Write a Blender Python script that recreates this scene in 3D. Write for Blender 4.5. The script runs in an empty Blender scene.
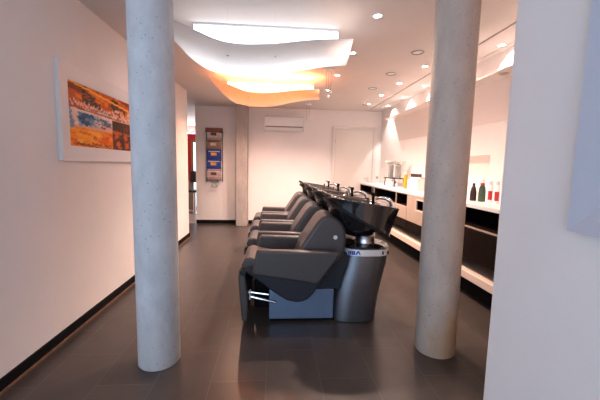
import bpy, bmesh, math, random
from mathutils import Vector, Matrix
random.seed(7)
C = bpy.context.scene.collection
sc = bpy.context.scene

# ------------------------------------------------------------------ materials
def hexc(r, g, b):
    f = lambda c: (c/255/12.92) if c/255 <= .04045 else ((c/255+.055)/1.055)**2.4
    return (f(r), f(g), f(b), 1)

def mat(name, col, rough=.5, metal=0, coat=0, spec=.5, noise=0, nscale=20, bump=0, bscale=200, emis=None, estr=0, trans=0, ior=1.45, aniso=0):
    m = bpy.data.materials.new(name); m.use_nodes = True
    nt = m.node_tree; b = nt.nodes['Principled BSDF']
    c = col if len(col) == 4 else (*col, 1)
    b.inputs['Base Color'].default_value = c
    b.inputs['Roughness'].default_value = rough
    b.inputs['Metallic'].default_value = metal
    b.inputs['Specular IOR Level'].default_value = spec
    b.inputs['Coat Weight'].default_value = coat
    b.inputs['Coat Roughness'].default_value = .05
    b.inputs['Transmission Weight'].default_value = trans
    b.inputs['IOR'].default_value = ior
    b.inputs['Anisotropic'].default_value = aniso
    if emis:
        b.inputs['Emission Color'].default_value = emis if len(emis) == 4 else (*emis, 1)
        b.inputs['Emission Strength'].default_value = estr
    tc = nt.nodes.new('ShaderNodeTexCoord')
    if noise:
        n = nt.nodes.new('ShaderNodeTexNoise'); n.inputs['Scale'].default_value = nscale; n.inputs['Detail'].default_value = 6
        r = nt.nodes.new('ShaderNodeValToRGB')
        r.color_ramp.elements[0].position = .3; r.color_ramp.elements[1].position = .7
        r.color_ramp.elements[0].color = (*[max(0, x*(1-noise)) for x in c[:3]], 1)
        r.color_ramp.elements[1].color = (*[min(1, x*(1+noise)) for x in c[:3]], 1)
        nt.links.new(tc.outputs['Object'], n.inputs['Vector']); nt.links.new(n.outputs['Fac'], r.inputs['Fac'])
        nt.links.new(r.outputs['Color'], b.inputs['Base Color'])
    if bump:
        n2 = nt.nodes.new('ShaderNodeTexNoise'); n2.inputs['Scale'].default_value = bscale; n2.inputs['Detail'].default_value = 3
        bp = nt.nodes.new('ShaderNodeBump'); bp.inputs['Strength'].default_value = bump; bp.inputs['Distance'].default_value = .002
        nt.links.new(tc.outputs['Object'], n2.inputs['Vector']); nt.links.new(n2.outputs['Fac'], bp.inputs['Height'])
        nt.links.new(bp.outputs['Normal'], b.inputs['Normal'])
    return m

M = {}
M['wall'] = mat('wall_plaster', (.85, .785, .745), .85, noise=.02, nscale=3, bump=.25, bscale=260)
M['ceil'] = mat('ceiling_paint', (.75, .68, .64), .9, noise=.015, nscale=2)
M['white'] = mat('white_lacquer', (.8, .79, .78), .35)
M['door'] = mat('door_cream', (.74, .68, .62), .5)
M['skirt'] = mat('skirting_black', (.006, .006, .007), .7, spec=.15)
M['woodstrip'] = mat('skirting_wood_edge', (.20, .10, .055), .5, noise=.3, nscale=30)
M['leather'] = mat('dark_leather', (.064, .053, .050), .36, spec=.6, noise=.12, nscale=60, bump=.5, bscale=420)
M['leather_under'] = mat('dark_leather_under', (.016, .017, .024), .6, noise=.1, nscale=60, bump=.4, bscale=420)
M['rubber'] = mat('black_rubber', (.010, .010, .011), .6)
M['gloss'] = mat('glossy_black_ceramic', (.010, .009, .010), .06, coat=1, spec=.7)
M['basin_in'] = mat('glossy_black_basin_inside', (.012, .012, .013), .12, coat=.6)
M['bodymetal'] = mat('brushed_grey_metal', (.20, .21, .235), .30, metal=.9, noise=.06, nscale=4)
M['boxmetal'] = mat('blue_grey_metal', (.18, .25, .37), .36, metal=.5, noise=.05, nscale=6)
M['chrome'] = mat('chrome', (.78, .78, .80), .12, metal=1)
M['steel'] = mat('brushed_steel', (.55, .55, .57), .3, metal=1)
M['band'] = mat('polished_band', (.92, .90, .89), .3, metal=.4)
M['badge'] = mat('badge_silver', (.85, .85, .86), .3, metal=.6)
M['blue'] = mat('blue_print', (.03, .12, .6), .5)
M['lampwhite'] = mat('lamp_housing_white', (.75, .75, .77), .4)
M['tube'] = mat('lamp_diffuser', (.9, .95, 1), .5, emis=(.90, .95, 1), estr=1.8)
M['spotglow'] = mat('spot_bulb', (1, .95, .9), .5, emis=(1, .93, .86), estr=30)
M['led_orange'] = mat('orange_led_strip', (1, .4, .1), .5, emis=(1, .34, .10), estr=2.5)
M['cabinet'] = mat('cabinet_beige', (.40, .30, .235), .45, noise=.06, nscale=8)
M['cabinet_dark'] = mat('cabinet_dark_brown', (.009, .0045, .0035), .6, spec=.08, noise=.3, nscale=12)
M['black'] = mat('matt_black', (.004, .003, .004), .8, spec=.15)
M['ledge'] = mat('ledge_beige', (.70, .56, .47), .4)
M['worktop'] = mat('worktop_white', (.80, .78, .77), .25)
M['frame_grey'] = mat('frame_blue_grey', (.54, .54, .60), .45)
M['frame'] = mat('frame_white', (.76, .74, .74), .4)
M['pictureblue'] = mat('pale_blue_picture', (.40, .60, .88), .25, noise=.12, nscale=3)
M['glass'] = mat('frosted_glass', (.90, .88, .85), .25, trans=.7, ior=1.2)
M['leaf'] = mat('leaf_green', (.28, .36, .16), .6, noise=.3, nscale=40)
M['petal'] = mat('petal_white', (.85, .84, .80), .6)
M['stem'] = mat('flower_stem', (.74, .68, .56), .6)
M['porcelain'] = mat('white_porcelain', (.85, .84, .83), .2)
M['bottle_white'] = mat('bottle_white', (.85, .82, .81), .3)
M['bottle_green'] = mat('bottle_dark_green', (.045, .085, .055), .25)
M['bottle_black'] = mat('bottle_black', (.03, .012, .014), .3)
M['label_red'] = mat('label_red', (.45, .02, .03), .45)
M['yellow'] = mat('bottle_yellow', (.80, .32, .02), .35)
M['capbrown'] = mat('cap_brown', (.09, .045, .035), .4)
M['carton'] = mat('carton_white', (.60, .54, .52), .6)
M['pink'] = mat('label_pink', (.70, .40, .42), .6)
M['rackwood'] = mat('rack_brown_wood', (.20, .065, .035), .5, noise=.3, nscale=20)
M['wire'] = mat('dark_wire', (.05, .045, .045), .4, metal=.6)
M['red'] = mat('red_paint', (.72, .03, .035), .6)
M['doorwood'] = mat('oak_door_frame', (.42, .22, .08), .5, noise=.25, nscale=14)
M['hallfloor'] = mat('pale_hall_floor', (.58, .42, .34), .35, noise=.1, nscale=5)
M['pane'] = mat('window_daylight_pane', (.7, .85, 1), .4, emis=(.65, .82, 1), estr=1.6)
M['gusset'] = mat('hood_beige_gloss', (.93, .82, .75), .15, coat=.5)
M['ac'] = mat('ac_white', (.80, .76, .74), .4)
M['dark_slot'] = mat('dark_slot', (.10, .085, .08), .6)
M['plastic_grey'] = mat('grey_plastic', (.35, .33, .32), .5)

# concrete -----------------------------------------------------------
def concrete(name, base, warm):
    m = bpy.data.materials.new(name); m.use_nodes = True
    nt = m.node_tree; L = nt.links; b = nt.nodes['Principled BSDF']; b.inputs['Roughness'].default_value = .8
    tc = nt.nodes.new('ShaderNodeTexCoord')
    mp = nt.nodes.new('ShaderNodeMapping'); mp.inputs['Scale'].default_value = (1, 1, .45); L.new(tc.outputs['Object'], mp.inputs['Vector'])
    n = nt.nodes.new('ShaderNodeTexNoise'); n.inputs['Scale'].default_value = 9; n.inputs['Detail'].default_value = 9; n.inputs['Roughness'].default_value = .65
    L.new(mp.outputs[0], n.inputs['Vector'])
    r = nt.nodes.new('ShaderNodeValToRGB'); r.color_ramp.elements[0].position = .3; r.color_ramp.elements[1].position = .72
    r.color_ramp.elements[0].color = (*[x*.84 for x in base], 1); r.color_ramp.elements[1].color = (*[min(1, x*1.14) for x in base], 1)
    L.new(n.outputs['Fac'], r.inputs['Fac'])
    # warm stains low on the shaft
    n3 = nt.nodes.new('ShaderNodeTexNoise'); n3.inputs['Scale'].default_value = 5; n3.inputs['Detail'].default_value = 5
    L.new(mp.outputs[0], n3.inputs['Vector'])
    r3 = nt.nodes.new('ShaderNodeValToRGB'); r3.color_ramp.elements[0].position = .36; r3.color_ramp.elements[1].position = .58
    L.new(n3.outputs['Fac'], r3.inputs['Fac'])
    sx = nt.nodes.new('ShaderNodeSeparateXYZ'); L.new(tc.outputs['Object'], sx.inputs[0])
    mr = nt.nodes.new('ShaderNodeMapRange'); mr.inputs['From Min'].default_value = .45; mr.inputs['From Max'].default_value = .28
    mr.inputs['To Min'].default_value = 0; mr.inputs['To Max'].default_value = warm; L.new(sx.outputs['Z'], mr.inputs['Value'])
    mu = nt.nodes.new('ShaderNodeMath'); mu.operation = 'MULTIPLY'; L.new(r3.outputs['Color'], mu.inputs[0]); L.new(mr.outputs[0], mu.inputs[1])
    mx = nt.nodes.new('ShaderNodeMix'); mx.data_type = 'RGBA'; L.new(mu.outputs[0], mx.inputs['Factor'])
    L.new(r.outputs['Color'], mx.inputs['A']); mx.inputs['B'].default_value = (.50, .30, .16, 1)
    # pores
    v = nt.nodes.new('ShaderNodeTexVoronoi'); v.inputs['Scale'].default_value = 32; L.new(tc.outputs['Object'], v.inputs['Vector'])
    n2 = nt.nodes.new('ShaderNodeTexNoise'); n2.inputs['Scale'].default_value = 6; L.new(tc.outputs['Object'], n2.inputs['Vector'])
    md = nt.nodes.new('ShaderNodeMath'); md.operation = 'MULTIPLY'; md.inputs[1].default_value = .26; L.new(n2.outputs['Fac'], md.inputs[0])
    lt = nt.nodes.new('ShaderNodeMath'); lt.operation = 'LESS_THAN'; L.new(v.outputs['Distance'], lt.inputs[0]); L.new(md.outputs[0], lt.inputs[1])
    mx2 = nt.nodes.new('ShaderNodeMix'); mx2.data_type = 'RGBA'
    m3 = nt.nodes.new('ShaderNodeMath'); m3.operation = 'MULTIPLY'; m3.inputs[1].default_value = .42; L.new(lt.outputs[0], m3.inputs[0])
    L.new(m3.outputs[0], mx2.inputs['Factor']); L.new(mx.outputs['Result'], mx2.inputs['A']); mx2.inputs['B'].default_value = (.12, .11, .12, 1)
    L.new(mx2.outputs['Result'], b.inputs['Base Color'])
    bp = nt.nodes.new('ShaderNodeBump'); bp.inputs['Strength'].default_value = .4; bp.inputs['Distance'].default_value = .004
    L.new(n.outputs['Fac'], bp.inputs['Height']); L.new(bp.outputs['Normal'], b.inputs['Normal'])
    return m
M['concreteL'] = concrete('pale_concrete', (.60, .585, .59), .15)
M['concreteR'] = concrete('grey_concrete', (.54, .45, .385), .85)
M['concreteP'] = concrete('pier_concrete', (.40, .345, .31), .1)

# floor tiles ---------------------------------------------------------
def floor_mat():
    m = bpy.data.materials.new('dark_floor_tiles'); m.use_nodes = True
    nt = m.node_tree; L = nt.links; b = nt.nodes['Principled BSDF']
    tc = nt.nodes.new('ShaderNodeTexCoord')
    sx = nt.nodes.new('ShaderNodeSeparateXYZ'); L.new(tc.outputs['Object'], sx.inputs[0])
    ax = nt.nodes.new('ShaderNodeMath'); ax.operation = 'ADD'; ax.inputs[1].default_value = 10 - 1.585; L.new(sx.outputs['Y'], ax.inputs[0])
    ay = nt.nodes.new('ShaderNodeMath'); ay.operation = 'ADD'; ay.inputs[1].default_value = .045 + .33*30; L.new(sx.outputs['X'], ay.inputs[0])
    cb = nt.nodes.new('ShaderNodeCombineXYZ'); L.new(ax.outputs[0], cb.inputs['X']); L.new(ay.outputs[0], cb.inputs['Y'])
    br = nt.nodes.new('ShaderNodeTexBrick'); br.offset = .5; br.offset_frequency = 2; br.squash = 1
    br.inputs['Scale'].default_value = 1; br.inputs['Brick Width'].default_value = .64; br.inputs['Row Height'].default_value = .33
    br.inputs['Mortar Size'].default_value = .0022; br.inputs['Mortar Smooth'].default_value = .1
    br.inputs['Color1'].default_value = (.048, .037, .032, 1); br.inputs['Color2'].default_value = (.063, .048, .041, 1)
    br.inputs['Mortar'].default_value = (.10, .086, .08, 1)
    L.new(cb.outputs[0], br.inputs['Vector'])
    n = nt.nodes.new('ShaderNodeTexNoise'); n.inputs['Scale'].default_value = 7; n.inputs['Detail'].default_value = 8; L.new(tc.outputs['Object'], n.inputs['Vector'])
    mr = nt.nodes.new('ShaderNodeMapRange'); mr.inputs['To Min'].default_value = .75; mr.inputs['To Max'].default_value = 1.25; L.new(n.outputs['Fac'], mr.inputs['Value'])
    mx = nt.nodes.new('ShaderNodeMix'); mx.data_type = 'RGBA'; mx.blend_type = 'MULTIPLY'; mx.inputs['Factor'].default_value = 1
    L.new(br.outputs['Color'], mx.inputs['A']); L.new(mr.outputs[0], mx.inputs['B']); L.new(mx.outputs['Result'], b.inputs['Base Color'])
    n2 = nt.nodes.new('ShaderNodeTexNoise'); n2.inputs['Scale'].default_value = 60; n2.inputs['Detail'].default_value = 4; L.new(tc.outputs['Object'], n2.inputs['Vector'])
    mr2 = nt.nodes.new('ShaderNodeMapRange'); mr2.inputs['To Min'].default_value = .24; mr2.inputs['To Max'].default_value = .38; L.new(n2.outputs['Fac'], mr2.inputs['Value'])
    L.new(mr2.outputs[0], b.inputs['Roughness']); b.inputs['Specular IOR Level'].default_value = .5
    bp = nt.nodes.new('ShaderNodeBump'); bp.inputs['Strength'].default_value = .12; bp.inputs['Distance'].default_value = .001
    L.new(n2.outputs['Fac'], bp.inputs['Height']); L.new(bp.outputs['Normal'], b.inputs['Normal'])
    return m
M['floor'] = floor_mat()

# translucent sheet of the luminaires
def sheet_mat(name, col, f):
    m = bpy.data.materials.new(name); m.use_nodes = True
    nt = m.node_tree; nt.nodes.remove(nt.nodes['Principled BSDF'])
    d = nt.nodes.new('ShaderNodeBsdfDiffuse'); t = nt.nodes.new('ShaderNodeBsdfTranslucent'); g = nt.nodes.new('ShaderNodeBsdfGlossy')
    g.inputs['Roughness'].default_value = .25
    d.inputs['Color'].default_value = (*col, 1); t.inputs['Color'].default_value = (*col, 1)
    a = nt.nodes.new('ShaderNodeMixShader'); a.inputs[0].default_value = f
    a2 = nt.nodes.new('ShaderNodeMixShader'); a2.inputs[0].default_value = .05
    nt.links.new(d.outputs[0], a.inputs[1]); nt.links.new(t.outputs[0], a.inputs[2])
    nt.links.new(a.outputs[0], a2.inputs[1]); nt.links.new(g.outputs[0], a2.inputs[2])
    nt.links.new(a2.outputs[0], nt.nodes['Material Output'].inputs[0])
    return m
M['sheet'] = sheet_mat('translucent_white_sheet', (.92, .92, .92), .6)
M['sheet_orange_lit'] = sheet_mat('white_sheet_orange_light', (.97, .75, .57), .5)  # white sheet with the orange lamp light put into its colour

# ------------------------------------------------------------------ mesh helpers
def link(name, bm, m, parent=None, bevel=0, seg=2, smooth=True, ang=35, loc=None):
    me = bpy.data.meshes.new(name)
    bmesh.ops.recalc_face_normals(bm, faces=bm.faces[:])
    bm.to_mesh(me); bm.free()
    if smooth:
        for p in me.polygons: p.use_smooth = True
        me.set_sharp_from_angle(angle=math.radians(ang))
    ms = m if isinstance(m, (list, tuple)) else [m]
    for x in ms: me.materials.append(x)
    o = bpy.data.objects.new(name, me); C.objects.link(o)
    if parent: o.parent = parent
    if loc: o.location = loc
    if bevel:
        md = o.modifiers.new('bevel', 'BEVEL'); md.width = bevel; md.segments = seg; md.limit_method = 'ANGLE'; md.angle_limit = math.radians(40)
    return o
def box(bm, x0, x1, y0, y1, z0, z1, mi=0):
    v = [bm.verts.new((x, y, z)) for x in (x0, x1) for y in (y0, y1) for z in (z0, z1)]
    for f in ((0,1,3,2),(4,6,7,5),(0,4,5,1),(2,3,7,6),(0,2,6,4),(1,5,7,3)):
        fc = bm.faces.new([v[i] for i in f]); fc.material_index = mi
    return v
def B(*a):
    bm = bmesh.new(); box(bm, *a); return bm
def prism(bm, pts, y0, y1, axis='y', mi=0):
    """pts in XZ extruded along Y, or in YZ extruded along X, or XY along Z"""
    mk = {'y': lambda p, t: (p[0], t, p[1]), 'x': lambda p, t: (t, p[0], p[1]), 'z': lambda p, t: (p[0], p[1], t)}[axis]
    a = [bm.verts.new(mk(p, y0)) for p in pts]; b = [bm.verts.new(mk(p, y1)) for p in pts]
    n = len(pts)
    fs = [bm.faces.new(a), bm.faces.new(b[::-1])]
    for i in range(n): fs.append(bm.faces.new((a[i], b[i], b[(i+1) % n], a[(i+1) % n])))
    for f in fs: f.material_index = mi
    return bm
def PR(pts, y0, y1, axis='y'):
    return prism(bmesh.new(), pts, y0, y1, axis)
def rings(bm, rs, cap0=True, cap1=True, closed=True, mi=0):
    vs = [[bm.verts.new(p) for p in r] for r in rs]
    n = len(vs[0])
    for a, b in zip(vs, vs[1:]):
        for i in range(n if closed else n-1):
            bm.faces.new((a[i], a[(i+1) % n], b[(i+1) % n], b[i])).material_index = mi
    if cap0: bm.faces.new(vs[0][::-1]).material_index = mi
    if cap1: bm.faces.new(vs[-1]).material_index = mi
    return bm
def lathe(bm, prof, cx=0, cy=0, n=32, skew=None, mi=0, cap0=True, cap1=True):
    rs = []
    for k, (r, z) in enumerate(prof):
        ox = skew[k] if skew else 0
        rs.append([(cx+ox+r*math.cos(2*math.pi*i/n), cy+r*math.sin(2*math.pi*i/n), z) for i in range(n)])
    return rings(bm, rs, cap0, cap1, mi=mi)
def tube(bm, path, r, n=10, mi=0, radii=None):
    P = [Vector(p) for p in path]; rs = []
    up = Vector((0, 0, 1))
    for i, p in enumerate(P):
        d = (P[min(i+1, len(P)-1)] - P[max(i-1, 0)]).normalized()
        a = d.cross(up)
        if a.length < 1e-3: a = d.cross(Vector((0, 1, 0)))
        a.normalize(); b = d.cross(a)
        rr = radii[i] if radii else r
        rs.append([tuple(p + a*rr*math.cos(2*math.pi*k/n) + b*rr*math.sin(2*math.pi*k/n)) for k in range(n)])
    return rings(bm, rs, mi=mi)
def smoothpath(pts, k=6):
    P = [Vector(p) for p in pts]; P = [P[0]*2-P[1]] + P + [P[-1]*2-P[-2]]; out = []
    for i in range(1, len(P)-2):
        for j in range(k):
            t = j/k; a, b, c, d = P[i-1:i+3]
            out.append(.5*((2*b)+(-a+c)*t+(2*a-5*b+4*c-d)*t*t+(-a+3*b-3*c+d)*t**3))
    out.append(P[-2]); return out
def smooth2(pts, k=5, closed=True):
    """Catmull-Rom closed 2-D outline"""
    n = len(pts); out = []
    for i in range(n):
        a, b, c, d = [Vector((*pts[(i+j-1) % n], 0)) for j in range(4)]
        for j in range(k):
            t = j/k; q = .5*((2*b)+(-a+c)*t+(2*a-5*b+4*c-d)*t*t+(-a+3*b-3*c+d)*t**3)
            out.append((q.x, q.y))
    return out
def tag(o, label, cat, group=None, kind=None):
    if label: o['label'] = label
    if cat: o['category'] = cat
    if group: o['group'] = group
    if kind: o['kind'] = kind
    return o
def empty(name, loc, label=None, cat=None, group=None, rz=0):
    o = bpy.data.objects.new(name, None); o.empty_display_size = .1; C.objects.link(o)
    o.location = loc; o.rotation_euler.z = rz
    return tag(o, label, cat, group)
def struct(name, bm, m, parent=None, bevel=0, **k):
    o = link(name, bm, m, parent, bevel, smooth=False)
    if parent is None: o['kind'] = 'structure'
    return o
def copy_tree(o, parent=None):
    c = o.copy(); C.objects.link(c)
    if parent: c.parent = parent
    for ch in list(o.children): copy_tree(ch, c)
    return c

# ------------------------------------------------------------------ setting
HC = 2.53          # ceiling height
XL, XR, YB = -1.53, 2.33, 7.10
struct('floor', B(-3.95, 2.6, -2.3, YB, -.1, 0), M['floor'])
struct('floor_hall', B(-3.95, -.9, YB, 11, -.1, 0), M['hallfloor'])
bm = B(-4.1, 1.972, -2.3, 11, HC, HC+.12); struct('ceiling', bm, M['ceil'])
bm = bmesh.new(); box(bm, 1.985, 2.245, 1.3, YB, HC-.006, HC+.10); box(bm, 2.255, XR+.1, 1.3, YB, HC-.006, HC+.10)
struct('trim_1', bm, M['ceil'])
struct('trim_2', B(1.96, 2.5, 1.3, YB, HC+.10, HC+.14), M['black'])
struct('wall_left', B(XL-.15, XL, 1.63, 5.73, 0, HC), M['wall'])
bm = bmesh.new(); box(bm, -1.73, XR+.3, YB, YB+.15, 0, HC)
struct('wall_back', bm, M['wall'])
# right wall with the niche above the worktop
bm = bmesh.new()
box(bm, XR, XR+.22, 4.35, YB, 0, HC); box(bm, XR, XR+.22, 1.3, 3.36, 0, HC)
box(bm, XR, XR+.22, 3.36, 4.35, 1.465, HC); box(bm, XR, XR+.22, 3.36, 4.35, 0, .95)
struct('wall_right', bm, M['wall'])
bm = B(XR+.14, XR+.20, 3.36, 4.35, .95, 1.465); struct('trim_3', bm, M['gusset'])
# pillar-like wall block on the right of the camera
bm = bmesh.new(); box(bm, .958, 2.55, -2.3, 1.3, 0, HC); struct('wall_near', bm, M['wall'], bevel=.012)
# outer shell behind the camera: window wall in front and on the left
bm = bmesh.new()
box(bm, -4.0, -3.6, -2.45, -2.3, 0, HC); box(bm, .5, .95, -2.45, -2.3, 0, HC)
box(bm, -3.6, .5, -2.45, -2.3, 0, .35); box(bm, -3.6, .5, -2.45, -2.3, 2.35, HC)
struct('wall_front', bm, M['wall'])
bm = bmesh.new()
box(bm, -4.1, -3.95, -2.45, -1.9, 0, HC); box(bm, -4.1, -3.95, 1.2, 11, 0, HC)
box(bm, -4.1, -3.95, -1.9, 1.2, 0, .35); box(bm, -4.1, -3.95, -1.9, 1.2, 2.35, HC)
struct('wall_outer', bm, M['wall'])
struct('wall_divider', B(-3.95, XL-.15, 1.63, 1.78, 0, HC), M['wall'])
bm = bmesh.new(); box(bm, -4.1, -3.7, 10.85, 11, 0, HC); box(bm, -2.1, -.8, 10.85, 11, 0, HC); box(bm, -3.7, -2.1, 10.85, 11, 0, .8); box(bm, -3.7, -2.1, 10.85, 11, 2.35, HC)  # end wall of the hall, opening cut for the added window
struct('wall_hall', bm, M['wall'])
struct('wall_side', B(-.95, -.8, YB+.15, 11, 0, HC), M['wall'])
def window(name, x0, x1, y0, y1, z0, z1, ax):
    r = empty(name, ((x0+x1)/2, (y0+y1)/2, z0)); r['kind'] = 'structure'
    cx, cy = r.location.x, r.location.y
    bm = bmesh.new(); t = .03
    L = (x1-x0) if ax == 'x' else (y1-y0)
    h = z1-z0
    def bb(a0, a1, c0, c1):
        if ax == 'x': box(bm, a0, a1, -t, t, c0, c1)
        else: box(bm, -t, t, a0, a1, c0, c1)
    bb(-L/2, L/2, 0, .06); bb(-L/2, L/2, h-.06, h)
    for k in range(4):
        a = -L/2 + (L-.06)*k/3; bb(a, a+.06, .06, h-.06)
    link('window_frame', bm, M['white'], r, smooth=False)
    return r
window('window_1', -3.6, .5, -2.42, -2.36, .35, 2.35, 'x')
window('hall_window_added', -3.7, -2.1, 10.88, 10.94, .8, 2.35, 'x')  # unseen hall window, added to carry the hall area light
window('window_2', -4.05, -4.0, -1.9, 1.2, .35, 2.35, 'y')

# baseboards: black board with a thin wooden strip at the floor
def skirt(name, x0, x1, y0, y1, strip):
    o = struct(name, B(x0, x1, y0, y1, 0, .078), M['skirt'])
    if strip: link('wood_strip', B(*strip, 0, .014), M['woodstrip'], o, smooth=False)
skirt('baseboard_left', XL, XL+.014, 1.62, 5.745, (XL+.014, XL+.022, 1.62, 5.745))
skirt('baseboard_back', -1.73, -.84, YB-.015, YB, None)
skirt('baseboard_back_right', -.60, 1.20, YB-.015, YB, None)
skirt('baseboard_end', XL-.15, XL, 5.73, 5.745, None)
skirt('baseboard_divider', -3.9, XL-.002, 1.615, 1.63, None)

# door in the back wall
d = empty('door_1', (1.72, YB, 0)); d['kind'] = 'structure'
bm = bmesh.new(); box(bm, -.49, -.43, -.03, 0, 0, 2.18); box(bm, .43, .49, -.03, 0, 0, 2.18); box(bm, -.43, .43, -.03, 0, 2.12, 2.18)
link('door_frame', bm, M['door'], d, .004)
link('door_leaf', B(-.425, .425, -.018, 0, .008, 2.113), M['door'], d, .003)
bm = bmesh.new()
tube(bm, [(.33, -.018, 1.05), (.33, -.065, 1.05)], .011); tube(bm, [(.335, -.065, 1.05), (.22, -.067, 1.05)], .010)
lathe_b = bmesh.new()
link('door_handle', bm, M['steel'], d)
bm = bmesh.new(); tube(bm, [(.335, -.018, 1.05), (.335, -.026, 1.05)], .026, 20); tube(bm, [(.345, -.018, .975), (.345, -.026, .975)], .026, 20)
link('rosette', bm, M['steel'], d); lathe_b.free()
for z in (1.86, .3): link('hinge', PR([(-.437, z-.05), (-.421, z-.05), (-.421, z+.05), (-.437, z+.05)], -.036, -.018), M['steel'], d)
s = empty('light_switch', (2.275, YB, 1.075), 'small white light switch right of the cream door', 'switch')
link('switch_plate', B(-.04, .04, -.009, 0, -.04, .04), M['white'], s, .003)
link('rocker', B(-.026, .026, -.014, -.009, -.026, .026), M['plastic_grey'], s, .003)

# ------------------------------------------------------------------ concrete columns
def column(x, y, r, m, label):
    bm = bmesh.new(); lathe(bm, [(r-.004, 0), (r, .006), (r, HC)], n=48)
    o = link('concrete_column', bm, m, loc=(x, y, 0)); tag(o, label, 'column', 'round concrete columns')
    return o
column(-.755, 2.065, .129, M['concreteL'], 'pale round concrete column beside the framed painting, left one of the pair')
column(1.163, 2.12, .136, M['concreteR'], 'greyer round concrete column with a stained foot, in front of the worktop')
o = link('concrete_pier', B(-.12, .115, -.30, 0, 0, HC), M['concreteP'], None, .006, loc=(-.72, YB, 0))
tag(o, 'slim square concrete pier between magazine rack and air conditioner', 'pier')

# ------------------------------------------------------------------ wash units
def make_unit():
    R = empty('shampoo_chair', (0, 0, 0))
    X0 = .45
    q = lambda pts: [(x-X0, z) for x, z in pts]
    Lr, Ru, Gl = M['leather'], M['rubber'], M['gloss']
    # seat with belly-shaped shell
    seat = smooth2(q([(-.262, .50), (-.25, .565), (-.19, .585), (.05, .545), (.32, .50), (.47, .50), (.46, .42), (.40, .36)]), 4)[:-4]
    bm = bmesh.new(); prism(bm, q([(-.255, .46), (-.264, .51), (-.245, .556), (-.20, .568), (-.10, .545), (.10, .50), (.38, .47), (.44, .44), (.40, .40), (-.1, .40)]), -.218, .218)
    link('seat', bm, Lr, R, .018, 3)
    shell = q([(-.246, .485), (-.10, .377), (-.03, .322), (.04, .272), (.10, .236), (.171, .219), (.225, .225), (.266, .245), (.305, .285), (.343, .341), (.40, .42), (.40, .47), (-.2, .50)])
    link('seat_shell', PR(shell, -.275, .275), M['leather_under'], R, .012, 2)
    arm = q([(-.145, .640), (-.125, .648), (.49, .634), (.515, .625), (.44, .51), (.352, .388), (.325, .374), (.08, .415), (-.165, .452), (-.178, .466)])
    for s in (-1, 1):
        y0, y1 = (-.300, -.222) if s < 0 else (.222, .300)
        link('armrest', PR(arm, y0, y1), Lr, R, .020, 3)
    back = q([(.16, .50), (.215, .66), (.335, .845), (.372, .888), (.410, .906), (.455, .905), (.505, .880), (.545, .84), (.572, .79), (.583, .70), (.565, .58), (.50, .50)])
    bk = link('backrest', PR(back, -.185, .185), Lr, R, .028, 4)
    bm = bmesh.new(); tube(bm, [(.487-X0, -.178, .729), (.487-X0, -.192, .729)], .017, 20)
    link('badge', bm, M['badge'], bk)
    bm = bmesh.new(); tube(bm, [(.487-X0, .178, .729), (.487-X0, .192, .729)], .017, 20)
    link('badge', bm, M['badge'], bk)
    # leg rest
    leg = q([(-.262, .486), (-.284, .474), (-.290, .42), (-.282, .30), (-.262, .06), (-.252, .045), (-.222, .045), (-.212, .07), (-.210, .22), (-.232, .42), (-.236, .465), (-.246, .484)])
    lr = link('leg_rest', PR(leg, -.235, .235), Lr, R, .014, 3)
    for s in (-1, 1):
        bm = bmesh.new(); tube(bm, [(-.250-X0, s*.22, .462), (-.250-X0, s*.268, .462)], .024, 14)
        link('pivot_knob', bm, Ru, lr)
    # chrome linkage below the seat
    for (a, b) in (((-.21, .268), (-.05, .244)), ((-.205, .230), (.01, .176))):
        bm = bmesh.new(); tube(bm, [(a[0]-X0, -.165, a[1]), (b[0]-X0, -.165, b[1])], .011, 10)
        link('linkage_rod', bm, M['chrome'], R)
    bm = bmesh.new(); tube(bm, [(-.20-X0, -.165, .29), (-.20-X0, -.165, .205)], .013, 10)
    link('linkage_bracket', bm, M['chrome'], R)
    bm = bmesh.new(); box(bm, -.17-X0, -.02-X0, -.10, .10, .10, .34); link('mechanism_housing', bm, M['black'], R, .01)
    # metal base box
    link('base_box', B(-.045-X0, .497-X0, -.15, .15, .022, .279), M['boxmetal'], R, .008)
    link('plinth', B(-.035-X0, .52-X0, -.13, .13, 0, .022), M['black'], R)
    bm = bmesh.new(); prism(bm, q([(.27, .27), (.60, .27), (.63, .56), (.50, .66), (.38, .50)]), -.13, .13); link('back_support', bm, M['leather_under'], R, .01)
    # pedestal drum leaning back, flattened towards front and rear
    def sup(cx, hx, hy, z, pw, n=64):
        r = []
        for i in range(n):
            t = 2*math.pi*i/n; c, s_ = math.cos(t), math.sin(t); k = (abs(c)**pw+abs(s_)**pw)**(-1/pw)
            r.append((cx-X0+hx*k*c, hy*k*s_, z))
        return r
    bm = bmesh.new()
    rings(bm, [sup(.682, .188, .178, 0, 3.2), sup(.682, .197, .187, .006, 3.2), sup(.686, .198, .187, .09, 3.2), sup(.696, .199, .186, .18, 3.2), sup(.713, .199, .184, .28, 3.2), sup(.736, .199, .181, .38, 3.1), sup(.758, .198, .178, .47, 3), sup(.774, .197, .176, .568, 3)])
    link('pedestal', bm, M['bodymetal'], R, smooth=True)
    bm = bmesh.new(); rings(bm, [sup(.775, .197, .177, .566, 3), sup(.775, .200, .180, .569, 3), sup(.777, .200, .180, .619, 3), sup(.777, .197, .177, .622, 3)])
    band = link('chrome_band', bm, M['band'], R)
    yf_ = -.1805
    for x in (.893, .940): link('slot', B(x-.004-X0, x+.004-X0, yf_-.001+(.012 if x > .92 else 0), yf_+.03, .583, .607), M['black'], band)
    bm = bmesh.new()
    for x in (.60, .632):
        for (a, b_, c, d_) in ((0, .024, .582, .589), (0, .024, .603, .610), (0, .007, .589, .603), (.017, .024, .584, .608)): box(bm, x+a-X0, x+b_-X0, yf_-.0012, yf_+.01, c, d_)
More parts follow.
